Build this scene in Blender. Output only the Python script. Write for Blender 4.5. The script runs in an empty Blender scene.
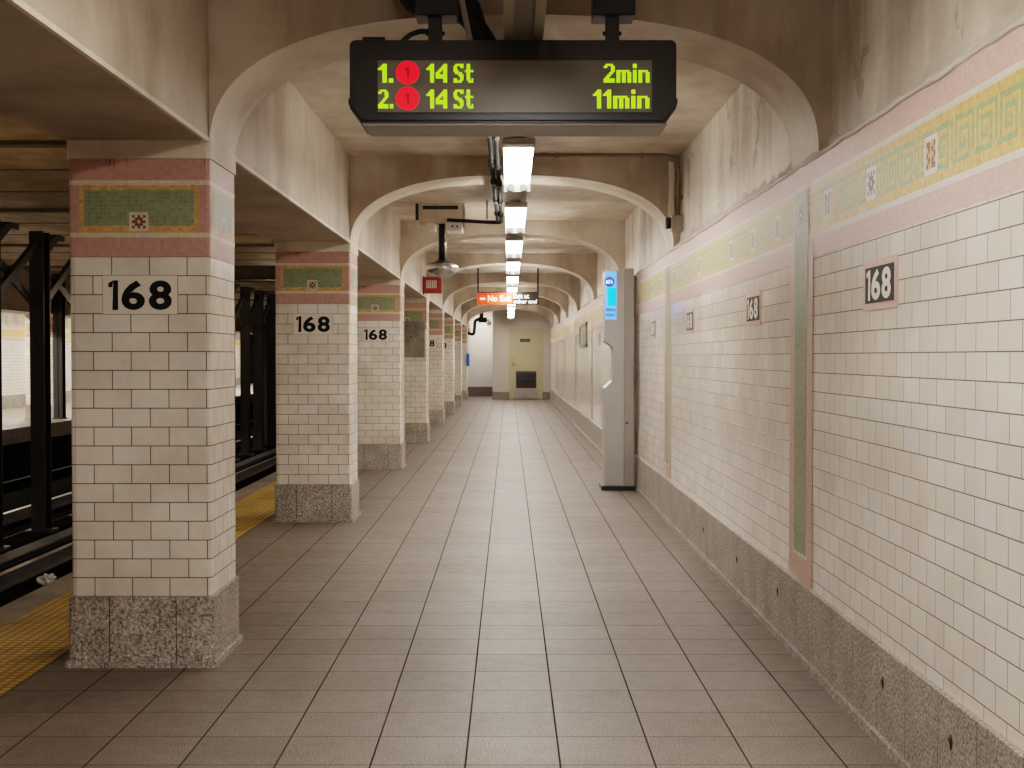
import bpy, math, random
from mathutils import Vector, Matrix
random.seed(7)
PI = math.pi
SC = bpy.context.scene
COL = SC.collection
F = 1270.0; H = 1.294; VX, VY = 509.0, 357.0

# ------------------------------------------------------------------ materials
def new_mat(name):
    m = bpy.data.materials.new(name); m.use_nodes = True
    nt = m.node_tree; b = nt.nodes['Principled BSDF']
    return m, nt, b
def N(nt, t, **kw):
    n = nt.nodes.new(t)
    for k, v in kw.items():
        if k in n.inputs.keys(): n.inputs[k].default_value = v
        else: setattr(n, k, v)
    return n
def L(nt, a, b): nt.links.new(a, b)
def c4(c): return (c[0], c[1], c[2], 1.0)
def ramp(nt, fac, stops):
    r = nt.nodes.new('ShaderNodeValToRGB')
    e = r.color_ramp.elements
    while len(e) < len(stops): e.new(0.5)
    for i, (p, c) in enumerate(stops):
        e[i].position = p; e[i].color = c4(c)
    L(nt, fac, r.inputs[0]); return r.outputs[0]
def mix(nt, fac, a, b, mode='MIX'):
    n = nt.nodes.new('ShaderNodeMix'); n.data_type = 'RGBA'; n.blend_type = mode
    if hasattr(fac, 'links'): L(nt, fac, n.inputs[0])
    else: n.inputs[0].default_value = fac
    for s, i in ((a, 6), (b, 7)):
        if hasattr(s, 'links'): L(nt, s, n.inputs[i])
        else: n.inputs[i].default_value = c4(s)
    return n.outputs[2]
def math_n(nt, op, a, b=None):
    n = nt.nodes.new('ShaderNodeMath'); n.operation = op
    for s, i in ((a, 0), (b, 1)):
        if s is None: continue
        if hasattr(s, 'links'): L(nt, s, n.inputs[i])
        else: n.inputs[i].default_value = s
    return n.outputs[0]
def uvcoord(nt): return nt.nodes.new('ShaderNodeTexCoord').outputs['UV']
def objcoord(nt):
    return nt.nodes.new('ShaderNodeNewGeometry').outputs['Position']

def simple(name, col, rough=0.6, metal=0.0, var=0.08, scale=6.0, bump=0.0, spec=0.5):
    m, nt, b = new_mat(name)
    no = N(nt, 'ShaderNodeTexNoise', Scale=scale, Detail=5.0)
    L(nt, objcoord(nt), no.inputs['Vector'])
    lo = tuple(max(0, c*(1-var)) for c in col); hi = tuple(min(1, c*(1+var)) for c in col)
    L(nt, ramp(nt, no.outputs[0], [(0.3, lo), (0.7, hi)]), b.inputs['Base Color'])
    b.inputs['Roughness'].default_value = rough; b.inputs['Metallic'].default_value = metal
    b.inputs['Specular IOR Level'].default_value = spec
    if bump:
        bm = N(nt, 'ShaderNodeBump', Strength=bump, Distance=0.01)
        L(nt, no.outputs[0], bm.inputs['Height']); L(nt, bm.outputs[0], b.inputs['Normal'])
    return m
def emit(name, col, strength):
    m, nt, b = new_mat(name)
    b.inputs['Base Color'].default_value = c4(col)
    b.inputs['Emission Color'].default_value = c4(col)
    b.inputs['Emission Strength'].default_value = strength
    return m

def tile_mat(name, stops, mortar, w=0.1565, h=0.0786, msize=0.0016, tilt=0.03, rough=0.16, grime=0.25):
    m, nt, b = new_mat(name)
    uv = uvcoord(nt)
    br = N(nt, 'ShaderNodeTexBrick', Scale=1.0, offset=0.5)
    br.inputs['Color1'].default_value = (0, 0, 0, 1); br.inputs['Color2'].default_value = (1, 1, 1, 1)
    br.inputs['Mortar'].default_value = (.5, .5, .5, 1)
    br.inputs['Mortar Size'].default_value = msize; br.inputs['Mortar Smooth'].default_value = 0.15
    br.inputs['Brick Width'].default_value = w; br.inputs['Row Height'].default_value = h
    br.inputs['Bias'].default_value = 0.0
    L(nt, uv, br.inputs['Vector'])
    tcol = ramp(nt, br.outputs['Color'], stops)
    # soft grime over the tiles
    no = N(nt, 'ShaderNodeTexNoise', Scale=2.2, Detail=6.0, Roughness=0.65)
    L(nt, objcoord(nt), no.inputs['Vector'])
    g = ramp(nt, no.outputs[0], [(0.35, (1-grime, 1-grime*1.08, 1-grime*1.2)), (0.62, (1, 1, 1))])
    tcol = mix(nt, 1.0, tcol, g, 'MULTIPLY')
    L(nt, mix(nt, br.outputs['Fac'], tcol, mortar), b.inputs['Base Color'])
    L(nt, math_n(nt, 'ADD', math_n(nt, 'MULTIPLY', br.outputs['Fac'], 0.6), rough), b.inputs['Roughness'])
    inv = math_n(nt, 'SUBTRACT', 1.0, br.outputs['Fac'])
    wv = N(nt, 'ShaderNodeTexNoise', Scale=22.0, Detail=2.0)
    L(nt, objcoord(nt), wv.inputs['Vector'])
    hgt = math_n(nt, 'ADD', inv, math_n(nt, 'MULTIPLY', wv.outputs[0], 0.22))
    bm = N(nt, 'ShaderNodeBump', Strength=0.45, Distance=0.004); L(nt, hgt, bm.inputs['Height'])
    wn = nt.nodes.new('ShaderNodeTexWhiteNoise'); wn.noise_dimensions = '1D'
    L(nt, math_n(nt, 'MULTIPLY', br.outputs['Color'], 91.7), wn.inputs['W'])
    sub = nt.nodes.new('ShaderNodeVectorMath'); sub.operation = 'SUBTRACT'
    L(nt, wn.outputs['Color'], sub.inputs[0]); sub.inputs[1].default_value = (.5, .5, .5)
    sc = nt.nodes.new('ShaderNodeVectorMath'); sc.operation = 'SCALE'; L(nt, sub.outputs[0], sc.inputs[0]); sc.inputs['Scale'].default_value = tilt
    ad = nt.nodes.new('ShaderNodeVectorMath'); ad.operation = 'ADD'; L(nt, bm.outputs[0], ad.inputs[0]); L(nt, sc.outputs[0], ad.inputs[1])
    nm = nt.nodes.new('ShaderNodeVectorMath'); nm.operation = 'NORMALIZE'; L(nt, ad.outputs[0], nm.inputs[0])
    L(nt, nm.outputs[0], b.inputs['Normal'])
    return m

def tess_mat(name, col, var=0.22, w=0.0165, grout=(.42, .36, .28)):
    m, nt, b = new_mat(name)
    br = N(nt, 'ShaderNodeTexBrick', Scale=1.0, offset=0.0)
    br.inputs['Color1'].default_value = c4(tuple(c*(1-var) for c in col))
    br.inputs['Color2'].default_value = c4(tuple(min(1, c*(1+var)) for c in col))
    br.inputs['Mortar'].default_value = c4(tuple(.55*a+.45*g for a, g in zip(col, grout)))
    br.inputs['Mortar Size'].default_value = 0.0012; br.inputs['Mortar Smooth'].default_value = 0.3
    br.inputs['Brick Width'].default_value = w; br.inputs['Row Height'].default_value = w
    L(nt, uvcoord(nt), br.inputs['Vector']); L(nt, br.outputs['Color'], b.inputs['Base Color'])
    b.inputs['Roughness'].default_value = 0.42; b.inputs['Specular IOR Level'].default_value = 0.22
    bm = N(nt, 'ShaderNodeBump', Strength=0.25, Distance=0.002)
    L(nt, math_n(nt, 'SUBTRACT', 1.0, br.outputs['Fac']), bm.inputs['Height']); L(nt, bm.outputs[0], b.inputs['Normal'])
    return m

def granite_mat(name, base=1.0, panel=0.305, off=0.0):
    m, nt, b = new_mat(name)
    pos = objcoord(nt)
    n1 = N(nt, 'ShaderNodeTexNoise', Scale=95.0, Detail=3.0, Roughness=0.7); L(nt, pos, n1.inputs['Vector'])
    vo = N(nt, 'ShaderNodeTexVoronoi', Scale=130.0); L(nt, pos, vo.inputs['Vector'])
    c = ramp(nt, n1.outputs[0], [(0.36, (.075*base, .067*base, .058*base)), (0.47, (.22*base, .192*base, .170*base)), (0.60, (.36*base, .332*base, .30*base)), (0.7, (.52*base, .48*base, .42*base))])
    c2 = ramp(nt, vo.outputs['Color'], [(0.2, (.75, .75, .75)), (0.8, (1.15, 1.13, 1.1))])
    c = mix(nt, 1.0, c, c2, 'MULTIPLY')
    n2 = N(nt, 'ShaderNodeTexNoise', Scale=5.0, Detail=4.0); L(nt, pos, n2.inputs['Vector'])
    c = mix(nt, 1.0, c, ramp(nt, n2.outputs[0], [(0.3, (.72, .70, .66)), (0.65, (1, 1, 1))]), 'MULTIPLY')
    mp = N(nt, 'ShaderNodeMapping'); mp.inputs['Location'].default_value = (off, 5.0, 0); L(nt, uvcoord(nt), mp.inputs['Vector'])
    br = N(nt, 'ShaderNodeTexBrick', Scale=1.0, offset=0.0)
    br.inputs['Mortar Size'].default_value = 0.0022; br.inputs['Brick Width'].default_value = panel; br.inputs['Row Height'].default_value = 20.0
    L(nt, mp.outputs[0], br.inputs['Vector'])
    c = mix(nt, br.outputs['Fac'], c, (.045, .038, .03))
    L(nt, c, b.inputs['Base Color']); b.inputs['Roughness'].default_value = 0.45
    return m

def plaster_mat(name, col, stain=(.30, .22, .14), rough=0.55, streak=0.5, bump=0.25, peel=0.0, spec=0.35):
    m, nt, b = new_mat(name)
    pos = objcoord(nt)
    n1 = N(nt, 'ShaderNodeTexNoise', Scale=1.6, Detail=8.0, Roughness=0.62); L(nt, pos, n1.inputs['Vector'])
    mp = N(nt, 'ShaderNodeMapping'); mp.inputs['Scale'].default_value = (3.0, 2.0, .45); L(nt, pos, mp.inputs['Vector'])
    n2 = N(nt, 'ShaderNodeTexNoise', Scale=1.3, Detail=7.0, Roughness=0.6); L(nt, mp.outputs[0], n2.inputs['Vector'])
    f = ramp(nt, n2.outputs[0], [(0.42, (1, 1, 1)), (0.66, (0, 0, 0))])
    dark = tuple(a*(1-streak)+s*streak for a, s in zip(col, stain))
    c = mix(nt, f, dark, col)
    c = mix(nt, 1.0, c, ramp(nt, n1.outputs[0], [(0.32, (.70, .665, .61)), (0.62, (1.06, 1.06, 1.06))]), 'MULTIPLY')
    n3 = N(nt, 'ShaderNodeTexNoise', Scale=9.0, Detail=8.0, Roughness=0.7); L(nt, pos, n3.inputs['Vector'])
    h = n3.outputs[0]
    if peel:
        n4 = N(nt, 'ShaderNodeTexNoise', Scale=2.4, Detail=9.0, Roughness=0.72); L(nt, pos, n4.inputs['Vector'])
        pf = ramp(nt, n4.outputs[0], [(0.60, (0, 0, 0)), (0.63, (peel, peel, peel))])
        c = mix(nt, pf, c, stain)
        h = math_n(nt, 'SUBTRACT', h, math_n(nt, 'MULTIPLY', pf, 0.5))
    L(nt, c, b.inputs['Base Color'])
    bm = N(nt, 'ShaderNodeBump', Strength=bump, Distance=0.02); L(nt, h, bm.inputs['Height'])
    L(nt, bm.outputs[0], b.inputs['Normal'])
    b.inputs['Roughness'].default_value = rough; b.inputs['Specular IOR Level'].default_value = spec
    return m

def floor_mat():
    m, nt, b = new_mat('granite_floor_tile')
    pos = objcoord(nt)
    mp = N(nt, 'ShaderNodeMapping'); mp.inputs['Location'].default_value = (0.1385 + 0.3013*40, -5.498 + 0.299*60, 0)
    L(nt, pos, mp.inputs['Vector'])
    br = N(nt, 'ShaderNodeTexBrick', Scale=1.0, offset=0.0)
    br.inputs['Color1'].default_value = (0, 0, 0, 1); br.inputs['Color2'].default_value = (1, 1, 1, 1)
    br.inputs['Mortar Size'].default_value = 0.0026; br.inputs['Mortar Smooth'].default_value = 0.2
    br.inputs['Brick Width'].default_value = 0.3013; br.inputs['Row Height'].default_value = 0.299
    L(nt, mp.outputs[0], br.inputs['Vector'])
    n1 = N(nt, 'ShaderNodeTexNoise', Scale=170.0, Detail=3.0, Roughness=0.7); L(nt, pos, n1.inputs['Vector'])
    c = ramp(nt, n1.outputs[0], [(0.34, FLOOR[0]), (0.5, FLOOR[1]), (0.66, FLOOR[2])])
    c = mix(nt, 1.0, c, ramp(nt, br.outputs['Color'], [(0.0, (.88, .865, .84)), (0.5, (.97, .96, .95)), (1.0, (1.05, 1.03, 1.02))]), 'MULTIPLY')
    n2 = N(nt, 'ShaderNodeTexNoise', Scale=1.1, Detail=7.0, Roughness=0.65); L(nt, pos, n2.inputs['Vector'])
    c = mix(nt, 1.0, c, ramp(nt, n2.outputs[0], [(0.35, (.80, .775, .74)), (0.6, (1, 1, 1))]), 'MULTIPLY')
    # darker towards the columns and towards the wall base
    sx = nt.nodes.new('ShaderNodeSeparateXYZ'); L(nt, pos, sx.inputs[0])
    ax = math_n(nt, 'ABSOLUTE', math_n(nt, 'SUBTRACT', sx.outputs[0], 0.03))
    dn = math_n(nt, 'ADD', ax, math_n(nt, 'MULTIPLY', n2.outputs[0], 0.35))
    c = mix(nt, 1.0, c, ramp(nt, math_n(nt, 'MULTIPLY', dn, 0.55), [(0.50, (1, 1, 1)), (0.86, (.66, .62, .57))]), 'MULTIPLY')
    c = mix(nt, math_n(nt, 'MULTIPLY', br.outputs['Fac'], .75), c, (.045, .036, .028))
    bl = N(nt, 'ShaderNodeTexBrick', Scale=1.0, offset=0.0)
    bl.inputs['Mortar Size'].default_value = 0.0040; bl.inputs['Mortar Smooth'].default_value = 0.3
    bl.inputs['Brick Width'].default_value = 0.3013; bl.inputs['Row Height'].default_value = 0.299*300
    mp2 = N(nt, 'ShaderNodeMapping'); mp2.inputs['Location'].default_value = (0.1385 + 0.3013*40, 30, 0)
    L(nt, pos, mp2.inputs['Vector']); L(nt, mp2.outputs[0], bl.inputs['Vector'])
    nj = N(nt, 'ShaderNodeTexNoise', Scale=1.7, Detail=3.0); L(nt, pos, nj.inputs['Vector'])
    jf = math_n(nt, 'MULTIPLY', ramp(nt, dn, [(0.35, (1, 1, 1)), (1.0, (.45,)*3)]), ramp(nt, nj.outputs[0], [(0.35, (.55,)*3), (0.6, (1, 1, 1))]))
    c = mix(nt, math_n(nt, 'MULTIPLY', bl.outputs['Fac'], jf), c, (.035, .028, .022))
    L(nt, c, b.inputs['Base Color'])
    L(nt, math_n(nt, 'MULTIPLY', math_n(nt, 'SUBTRACT', 1.0, math_n(nt, 'MAXIMUM', bl.outputs['Fac'], br.outputs['Fac'])), .42), b.inputs['Specular IOR Level'])
    n3 = N(nt, 'ShaderNodeTexNoise', Scale=14.0, Detail=4.0); L(nt, pos, n3.inputs['Vector'])
    L(nt, ramp(nt, n3.outputs[0], [(0.3, (.44,)*3), (0.7, (.56,)*3)]), b.inputs['Roughness'])
    bm = N(nt, 'ShaderNodeBump', Strength=0.35, Distance=0.003)
    L(nt, math_n(nt, 'ADD', math_n(nt, 'SUBTRACT', 1.0, br.outputs['Fac']), math_n(nt, 'MULTIPLY', n1.outputs[0], 0.25)), bm.inputs['Height'])
    L(nt, bm.outputs[0], b.inputs['Normal'])
    return m

def tactile_mat():
    m, nt, b = new_mat('yellow_tactile')
    pos = objcoord(nt)
    vo = N(nt, 'ShaderNodeTexVoronoi', Scale=1.0); vo.inputs['Randomness'].default_value = 0.0
    mp = N(nt, 'ShaderNodeMapping'); mp.inputs['Scale'].default_value = (22, 22, 0); L(nt, pos, mp.inputs['Vector']); L(nt, mp.outputs[0], vo.inputs['Vector'])
    d = ramp(nt, vo.outputs['Distance'], [(0.22, (1, 1, 1)), (0.42, (0, 0, 0))])
    n = N(nt, 'ShaderNodeTexNoise', Scale=3.0, Detail=7.0, Roughness=0.7); L(nt, pos, n.inputs['Vector'])
    c = ramp(nt, n.outputs[0], [(0.3, (.24, .135, .025)), (0.5, (.58, .35, .05)), (0.7, (.70, .46, .08))])
    c = mix(nt, d, mix(nt, 1.0, c, (.42, .40, .38), 'MULTIPLY'), c)
    L(nt, c, b.inputs['Base Color']); b.inputs['Roughness'].default_value = 0.6
    bm = N(nt, 'ShaderNodeBump', Strength=0.8, Distance=0.006); L(nt, d, bm.inputs['Height']); L(nt, bm.outputs[0], b.inputs['Normal'])
    return m

LENS = 25.0
FLOOR = [(.062, .050, .043), (.235, .20, .176), (.43, .378, .338)]
M = {}
M['tile'] = tile_mat('glazed_cream_tile', [(0.0, (.81, .715, .61)), (0.45, (.85, .765, .665)), (0.8, (.87, .80, .71)), (1.0, (.83, .755, .70))], (.045, .032, .023), msize=.0021)
M['wall_tile'] = tile_mat('glazed_white_wall_tile', [(0.0, (.83, .745, .655)), (0.45, (.87, .795, .71)), (0.8, (.89, .83, .755)), (1.0, (.85, .795, .75))], (.10, .073, .052), msize=.0019, tilt=0.035, rough=0.13, grime=0.12)
M['pink'] = tess_mat('pink_tesserae', (.52, .285, .24), var=.10)
M['pink_wall'] = tess_mat('pink_wall_tesserae', (.66, .42, .37), var=.08)
M['white_t'] = tess_mat('white_tesserae', (.66, .58, .44), var=.08)
M['white_w'] = tess_mat('white_wall_tesserae', (.72, .66, .58), var=.06)
M['orange'] = tess_mat('orange_tesserae', (.60, .36, .13), var=.2)
M['green'] = tess_mat('green_tesserae', (.24, .285, .165), var=.16)
M['green_p'] = tess_mat('pale_green_tesserae', (.30, .33, .225), var=.22)
M['ochre'] = tess_mat('ochre_tesserae', (.66, .44, .14), var=.15)
M['key'] = tess_mat('green_key_tesserae', (.30, .38, .17), var=.15)
M['brown'] = tess_mat('brown_tesserae', (.16, .055, .035), var=.25)
M['amber'] = tess_mat('amber_tesserae', (.60, .30, .08), var=.2)
M['granite'] = granite_mat('granite_column', 1.65, 0.2775, 0.125)
M['granite_w'] = granite_mat('granite_wall', 1.5)
M['floor'] = floor_mat()
M['tactile'] = tactile_mat()
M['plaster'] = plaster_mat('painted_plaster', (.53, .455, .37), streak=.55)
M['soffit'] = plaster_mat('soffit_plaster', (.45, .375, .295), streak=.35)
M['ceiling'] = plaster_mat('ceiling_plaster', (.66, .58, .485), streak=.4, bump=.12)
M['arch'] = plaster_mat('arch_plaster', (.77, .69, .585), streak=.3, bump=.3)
M['wallplaster'] = plaster_mat('peeling_plaster', (.80, .72, .62), stain=(.30, .23, .165), streak=.7, bump=.7, peel=.6, rough=.45)
M['lip'] = plaster_mat('plaster_lip', (.80, .73, .645), streak=.2, bump=1.4, rough=.3)
M['trackceil'] = plaster_mat('track_ceiling', (.42, .31, .16), stain=(.16, .10, .045), streak=.5, bump=.2)
M['concrete'] = plaster_mat('edge_concrete', (.24, .20, .16), stain=(.09, .07, .05), streak=.6, bump=.4)
M['pit'] = plaster_mat('track_bed', (.011, .009, .008), stain=(.005, .004, .004), streak=.6, bump=1.0, rough=.9, spec=0.0)
M['steel'] = simple('black_steel', (.012, .011, .011), .5, .0, .3, 4)
M['girder'] = simple('brown_girder', (.13, .09, .045), .7, 0, .3, 3)
M['rail'] = simple('worn_rail', (.50, .46, .42), .35, .7, .2, 8)
M['cover'] = simple('rail_cover', (.055, .045, .037), .6, 0, .35, 5)
M['pipeblack'] = simple('black_pipe', (.02, .019, .019), .65, 0, .2, 5, spec=.2)
M['black'] = simple('black_plastic', (.014, .013, .013), .38, 0, .2, 5)
M['black_n'] = simple('black_numeral', (.012, .010, .010), .5, 0, .2, 5, spec=.15)
M['glass'] = simple('display_glass', (.16, .145, .12), .32, 0, .25, 3, spec=.3)
M['greysteel'] = simple('grey_metal', (.30, .275, .24), .45, .25, .12, 3)
M['channel'] = simple('painted_channel', (.36, .32, .26), .5, .1, .1, 3)
M['white'] = simple('white_enamel', (.78, .74, .68), .4, 0, .05, 4)
M['ivory'] = simple('ivory_numeral', (.78, .73, .64), .35, 0, .05, 4)
M['stainless'] = simple('kiosk_metal', (.42, .40, .385), .42, .3, .06, 3)
M['stainless_d'] = simple('kiosk_spine', (.31, .285, .26), .5, .3, .08, 3)
M['chrome'] = simple('dome_metal', (.62, .60, .57), .22, .85, .2, 12)
M['brass'] = simple('brass', (.40, .27, .09), .35, .8, .15, 6)
M['conduit'] = simple('painted_conduit', (.20, .145, .09), .5, 0, .2, 6)
M['whitedim'] = simple('dim_enamel', (.50, .47, .42), .5, 0, .05, 4)
M['platecream'] = simple('cream_plate', (.80, .715, .605), .25, 0, .05, 3)
M['joint'] = simple('dark_joint', (.10, .075, .05), .8, 0, .1, 3)
M['infill'] = simple('infill_grey', (.05, .042, .036), .8, 0, .2, 2)
M['plate'] = simple('lamp_end_plate', (.20, .185, .165), .6, 0, .05, 4)
M['red'] = simple('red_enamel', (.36, .022, .015), .4, 0, .15, 4)
M['orange_s'] = emit('sign_orange', (.85, .09, .015), .4)
M['redsign'] = emit('sign_red', (.65, .03, .015), .45)
M['white_s'] = emit('sign_white', (.95, .92, .86), .7)
M['blue'] = simple('blue_enamel', (.02, .12, .45), .4, 0, .1, 4)
M['led'] = emit('led_green', (.36, .86, .0), .75)
M['ledred'] = emit('led_red', (1.0, .0, .012), .55)
M['ledreddark'] = emit('led_red_dim', (.30, .0, .01), .2)
M['cyan'] = emit('screen_cyan', (.0, .50, .98), .8)
M['skyblue'] = emit('screen_pale_blue', (.10, .32, .95), .75)
M['navy'] = emit('screen_navy', (.01, .07, .42), .7)
M['tube'] = emit('fluorescent_tube', (1.0, .935, .83), 24.0)
M['lens'] = emit('fluorescent_lens', (1.0, .93, .855), LENS)
M['endwall'] = simple('grey_paint', (.46, .40, .345), .5, 0, .06, 2)
M['whitewall'] = simple('white_paint', (.80, .75, .69), .45, 0, .04, 2)
M['olive'] = simple('olive_paint', (.40, .355, .215), .42, 0, .06, 2)
M['louver'] = simple('dark_louver', (.055, .05, .047), .6, 0, .2, 4)
M['greybase'] = simple('grey_base_paint', (.17, .145, .125), .55, 0, .1, 3)
M['patina'] = simple('dull_metal_sheet', (.23, .21, .165), .4, .4, .35, 7)
M['paper'] = simple('crumpled_paper', (.58, .54, .50), .8, 0, .15, 20)
M['posterpane'] = simple('poster_pane', (.33, .35, .25), .3, 0, .2, 6)

# ------------------------------------------------------------------ mesh building
class MB:
    def __init__(s): s.v = []; s.f = []; s.m = []; s.uv = []; s.mats = []; s.sm = []
    def mi(s, mat):
        if mat not in s.mats: s.mats.append(mat)
        return s.mats.index(mat)
    def face(s, pts, mat, uv=None, smooth=False):
        b = len(s.v); s.v += [tuple(p) for p in pts]; s.f.append(tuple(range(b, b+len(pts)))); s.m.append(s.mi(mat)); s.sm.append(smooth)
        if uv is None:
            n = Vector((0, 0, 0)); p = [Vector(q) for q in pts]
            for i in range(len(p)):
                n += p[i].cross(p[(i+1) % len(p)])
            a = [abs(x) for x in n]; k = a.index(max(a))
            uv = [((q[1], q[2]), (q[0], q[2]), (q[0], q[1]))[k] for q in p]
        s.uv.append(list(uv))
    def box(s, x0, x1, y0, y1, z0, z1, mat, bev=0.0):
        if bev:
            import bmesh
            bm = bmesh.new()
            bmesh.ops.create_cube(bm, size=1)
            for v in bm.verts:
                v.co = Vector((x0+(v.co.x+.5)*(x1-x0), y0+(v.co.y+.5)*(y1-y0), z0+(v.co.z+.5)*(z1-z0)))
            bmesh.ops.bevel(bm, geom=list(bm.edges), offset=bev, segments=2, affect='EDGES', profile=.5)
            for f in bm.faces: s.face([tuple(v.co) for v in f.verts], mat)
            bm.free(); return
        p = lambda i, j, k: ((x0, x1)[i], (y0, y1)[j], (z0, z1)[k])
        for q in (((0,0,0),(0,1,0),(1,1,0),(1,0,0)), ((0,0,1),(1,0,1),(1,1,1),(0,1,1)), ((0,0,0),(1,0,0),(1,0,1),(0,0,1)),
                  ((1,1,0),(0,1,0),(0,1,1),(1,1,1)), ((0,1,0),(0,0,0),(0,0,1),(0,1,1)), ((1,0,0),(1,1,0),(1,1,1),(1,0,1))):
            s.face([p(*t) for t in q], mat)
    def tube(s, path, r, mat, n=12, caps=True, radii=None):
        P = [Vector(p) for p in path]; rings = []
        up = Vector((0, 0, 1)); prev = None
        for i, p in enumerate(P):
            d = (P[min(i+1, len(P)-1)] - P[max(i-1, 0)]).normalized()
            if prev is None:
                a = up if abs(d.dot(up)) < .9 else Vector((1, 0, 0))
                u = d.cross(a).normalized()
            else: u = (prev - d*prev.dot(d)).normalized()
            prev = u; w = d.cross(u)
            rr = radii[i] if radii else r
            rings.append([p + (u*math.cos(2*PI*k/n) + w*math.sin(2*PI*k/n))*rr for k in range(n)])
        for a, b in zip(rings[:-1], rings[1:]):
            for k in range(n): s.face([a[k], a[(k+1) % n], b[(k+1) % n], b[k]], mat, smooth=True)
        if caps: s.face(rings[0][::-1], mat); s.face(rings[-1], mat)
    def lathe(s, prof, cx, cy, mat, n=28):
        for (r0, z0), (r1, z1) in zip(prof[:-1], prof[1:]):
            for k in range(n):
                a, b = 2*PI*k/n, 2*PI*(k+1)/n
                q = [(cx+r0*math.cos(a), cy+r0*math.sin(a), z0), (cx+r0*math.cos(b), cy+r0*math.sin(b), z0),
                     (cx+r1*math.cos(b), cy+r1*math.sin(b), z1), (cx+r1*math.cos(a), cy+r1*math.sin(a), z1)]
                if r0 < 1e-6: q = [q[0], q[2], q[3]]
                elif r1 < 1e-6: q = q[:3]
                s.face(q, mat, smooth=True)
    def prism(s, poly, axis, a0, a1, mat):
        # poly of 2-D points; axis 1: (x,z) pushed along y; axis 0: (y,z) along x; axis 2: (x,y) along z
        def P(q, a): return {0: (a, q[0], q[1]), 1: (q[0], a, q[1]), 2: (q[0], q[1], a)}[axis]
        s.face([P(q, a0) for q in poly], mat); s.face([P(q, a1) for q in poly][::-1], mat)
        for i in range(len(poly)):
            a, b = poly[i], poly[(i+1) % len(poly)]
            s.face([P(b, a0), P(a, a0), P(a, a1), P(b, a1)], mat)
    def build(s, name, parent=None, loc=(0, 0, 0), merge=True):
        me = bpy.data.meshes.new(name); me.from_pydata(s.v, [], s.f)
        for m in s.mats: me.materials.append(m)
        me.polygons.foreach_set('material_index', s.m)
        me.polygons.foreach_set('use_smooth', s.sm)
        lay = me.uv_layers.new(name='UVMap'); flat = [c for f in s.uv for u in f for c in u]
        lay.data.foreach_set('uv', flat)
        if merge:
            import bmesh
            bm = bmesh.new(); bm.from_mesh(me); bmesh.ops.remove_doubles(bm, verts=bm.verts, dist=1e-5)
            bmesh.ops.recalc_face_normals(bm, faces=bm.faces); bm.to_mesh(me); bm.free()
        me.update()
        o = bpy.data.objects.new(name, me); COL.objects.link(o); o.location = loc
        if parent: o.parent = parent
        return o
def mb(): return MB()
def numerals(b, mat, P, s=1.0):
    """168 in bold station lettering; P(u, v) maps millimetre-like plate units to a point"""
    one = [(21, 0), (34, 0), (34, 108), (23, 108), (4, 96), (4, 82), (21, 88)]
    b.face([P(4+u, v) for u, v in [(12, 0), (33, 0), (33, 108), (16, 108)]], mat)
    b.face([P(4+u, v) for u, v in [(-2, 82), (12, 84), (16, 108), (-2, 98)]], mat)
    for ch, u0, w in (('6', 49, 86), ('8', 149, 84)):
        vs, fs = text_polys(ch, .034)
        x0 = min(v[0] for v in vs); x1 = max(v[0] for v in vs); y0 = min(v[1] for v in vs); y1 = max(v[1] for v in vs)
        for f in fs: b.face([P(u0+(vs[i][0]-x0)/(x1-x0)*w, (vs[i][1]-y0)/(y1-y0)*108) for i in f], mat)
def tag(o, label=None, cat=None, group=None, kind=None):
    if label: o['label'] = label
    if cat: o['category'] = cat
    if group: o['group'] = group
    if kind: o['kind'] = kind
    return o
def struct(o, label=None, cat=None):
    return tag(o, label, cat, None, 'structure')
def thing(name, label, cat, loc=(0, 0, 0), group=None):
    o = bpy.data.objects.new(name, None); COL.objects.link(o); o.location = loc
    return tag(o, label, cat, group)
def copy_tree(o, parent=None, skip=()):
    c = o.copy(); COL.objects.link(c)
    if parent: c.parent = parent
    for ch in list(o.children):
        if ch.name.split('.')[0] not in skip: copy_tree(ch, c, skip)
    return c
def text_polys(txt, bold=0.0, space=1.0):
    cu = bpy.data.curves.new('glyphs', 'FONT'); cu.body = txt; cu.size = 1.0; cu.offset = bold; cu.fill_mode = 'FRONT'; cu.space_character = space
    cu.resolution_u = 4
    o = bpy.data.objects.new('glyphs', cu); COL.objects.link(o)
    dg = bpy.context.evaluated_depsgraph_get(); dg.update()
    me = bpy.data.meshes.new_from_object(o.evaluated_get(dg))
    vs = [tuple(v.co) for v in me.vertices]; fs = [tuple(p.vertices) for p in me.polygons]
    bpy.data.objects.remove(o); bpy.data.curves.remove(cu); bpy.data.meshes.remove(me)
    return vs, fs
def put_text(b, txt, mat, origin, ux, uz, w, h, bold=0.0, space=1.0):
    """letters filling a w x h box whose lower left corner is origin"""
    vs, fs = text_polys(txt, bold, space)
    x0 = min(v[0] for v in vs); x1 = max(v[0] for v in vs); y0 = min(v[1] for v in vs); y1 = max(v[1] for v in vs)
    O, U, W = Vector(origin), Vector(ux), Vector(uz)
    for f in fs:
        b.face([O + U*((vs[i][0]-x0)/(x1-x0)*w) + W*((vs[i][1]-y0)/(y1-y0)*h) for i in f], mat)

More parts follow.
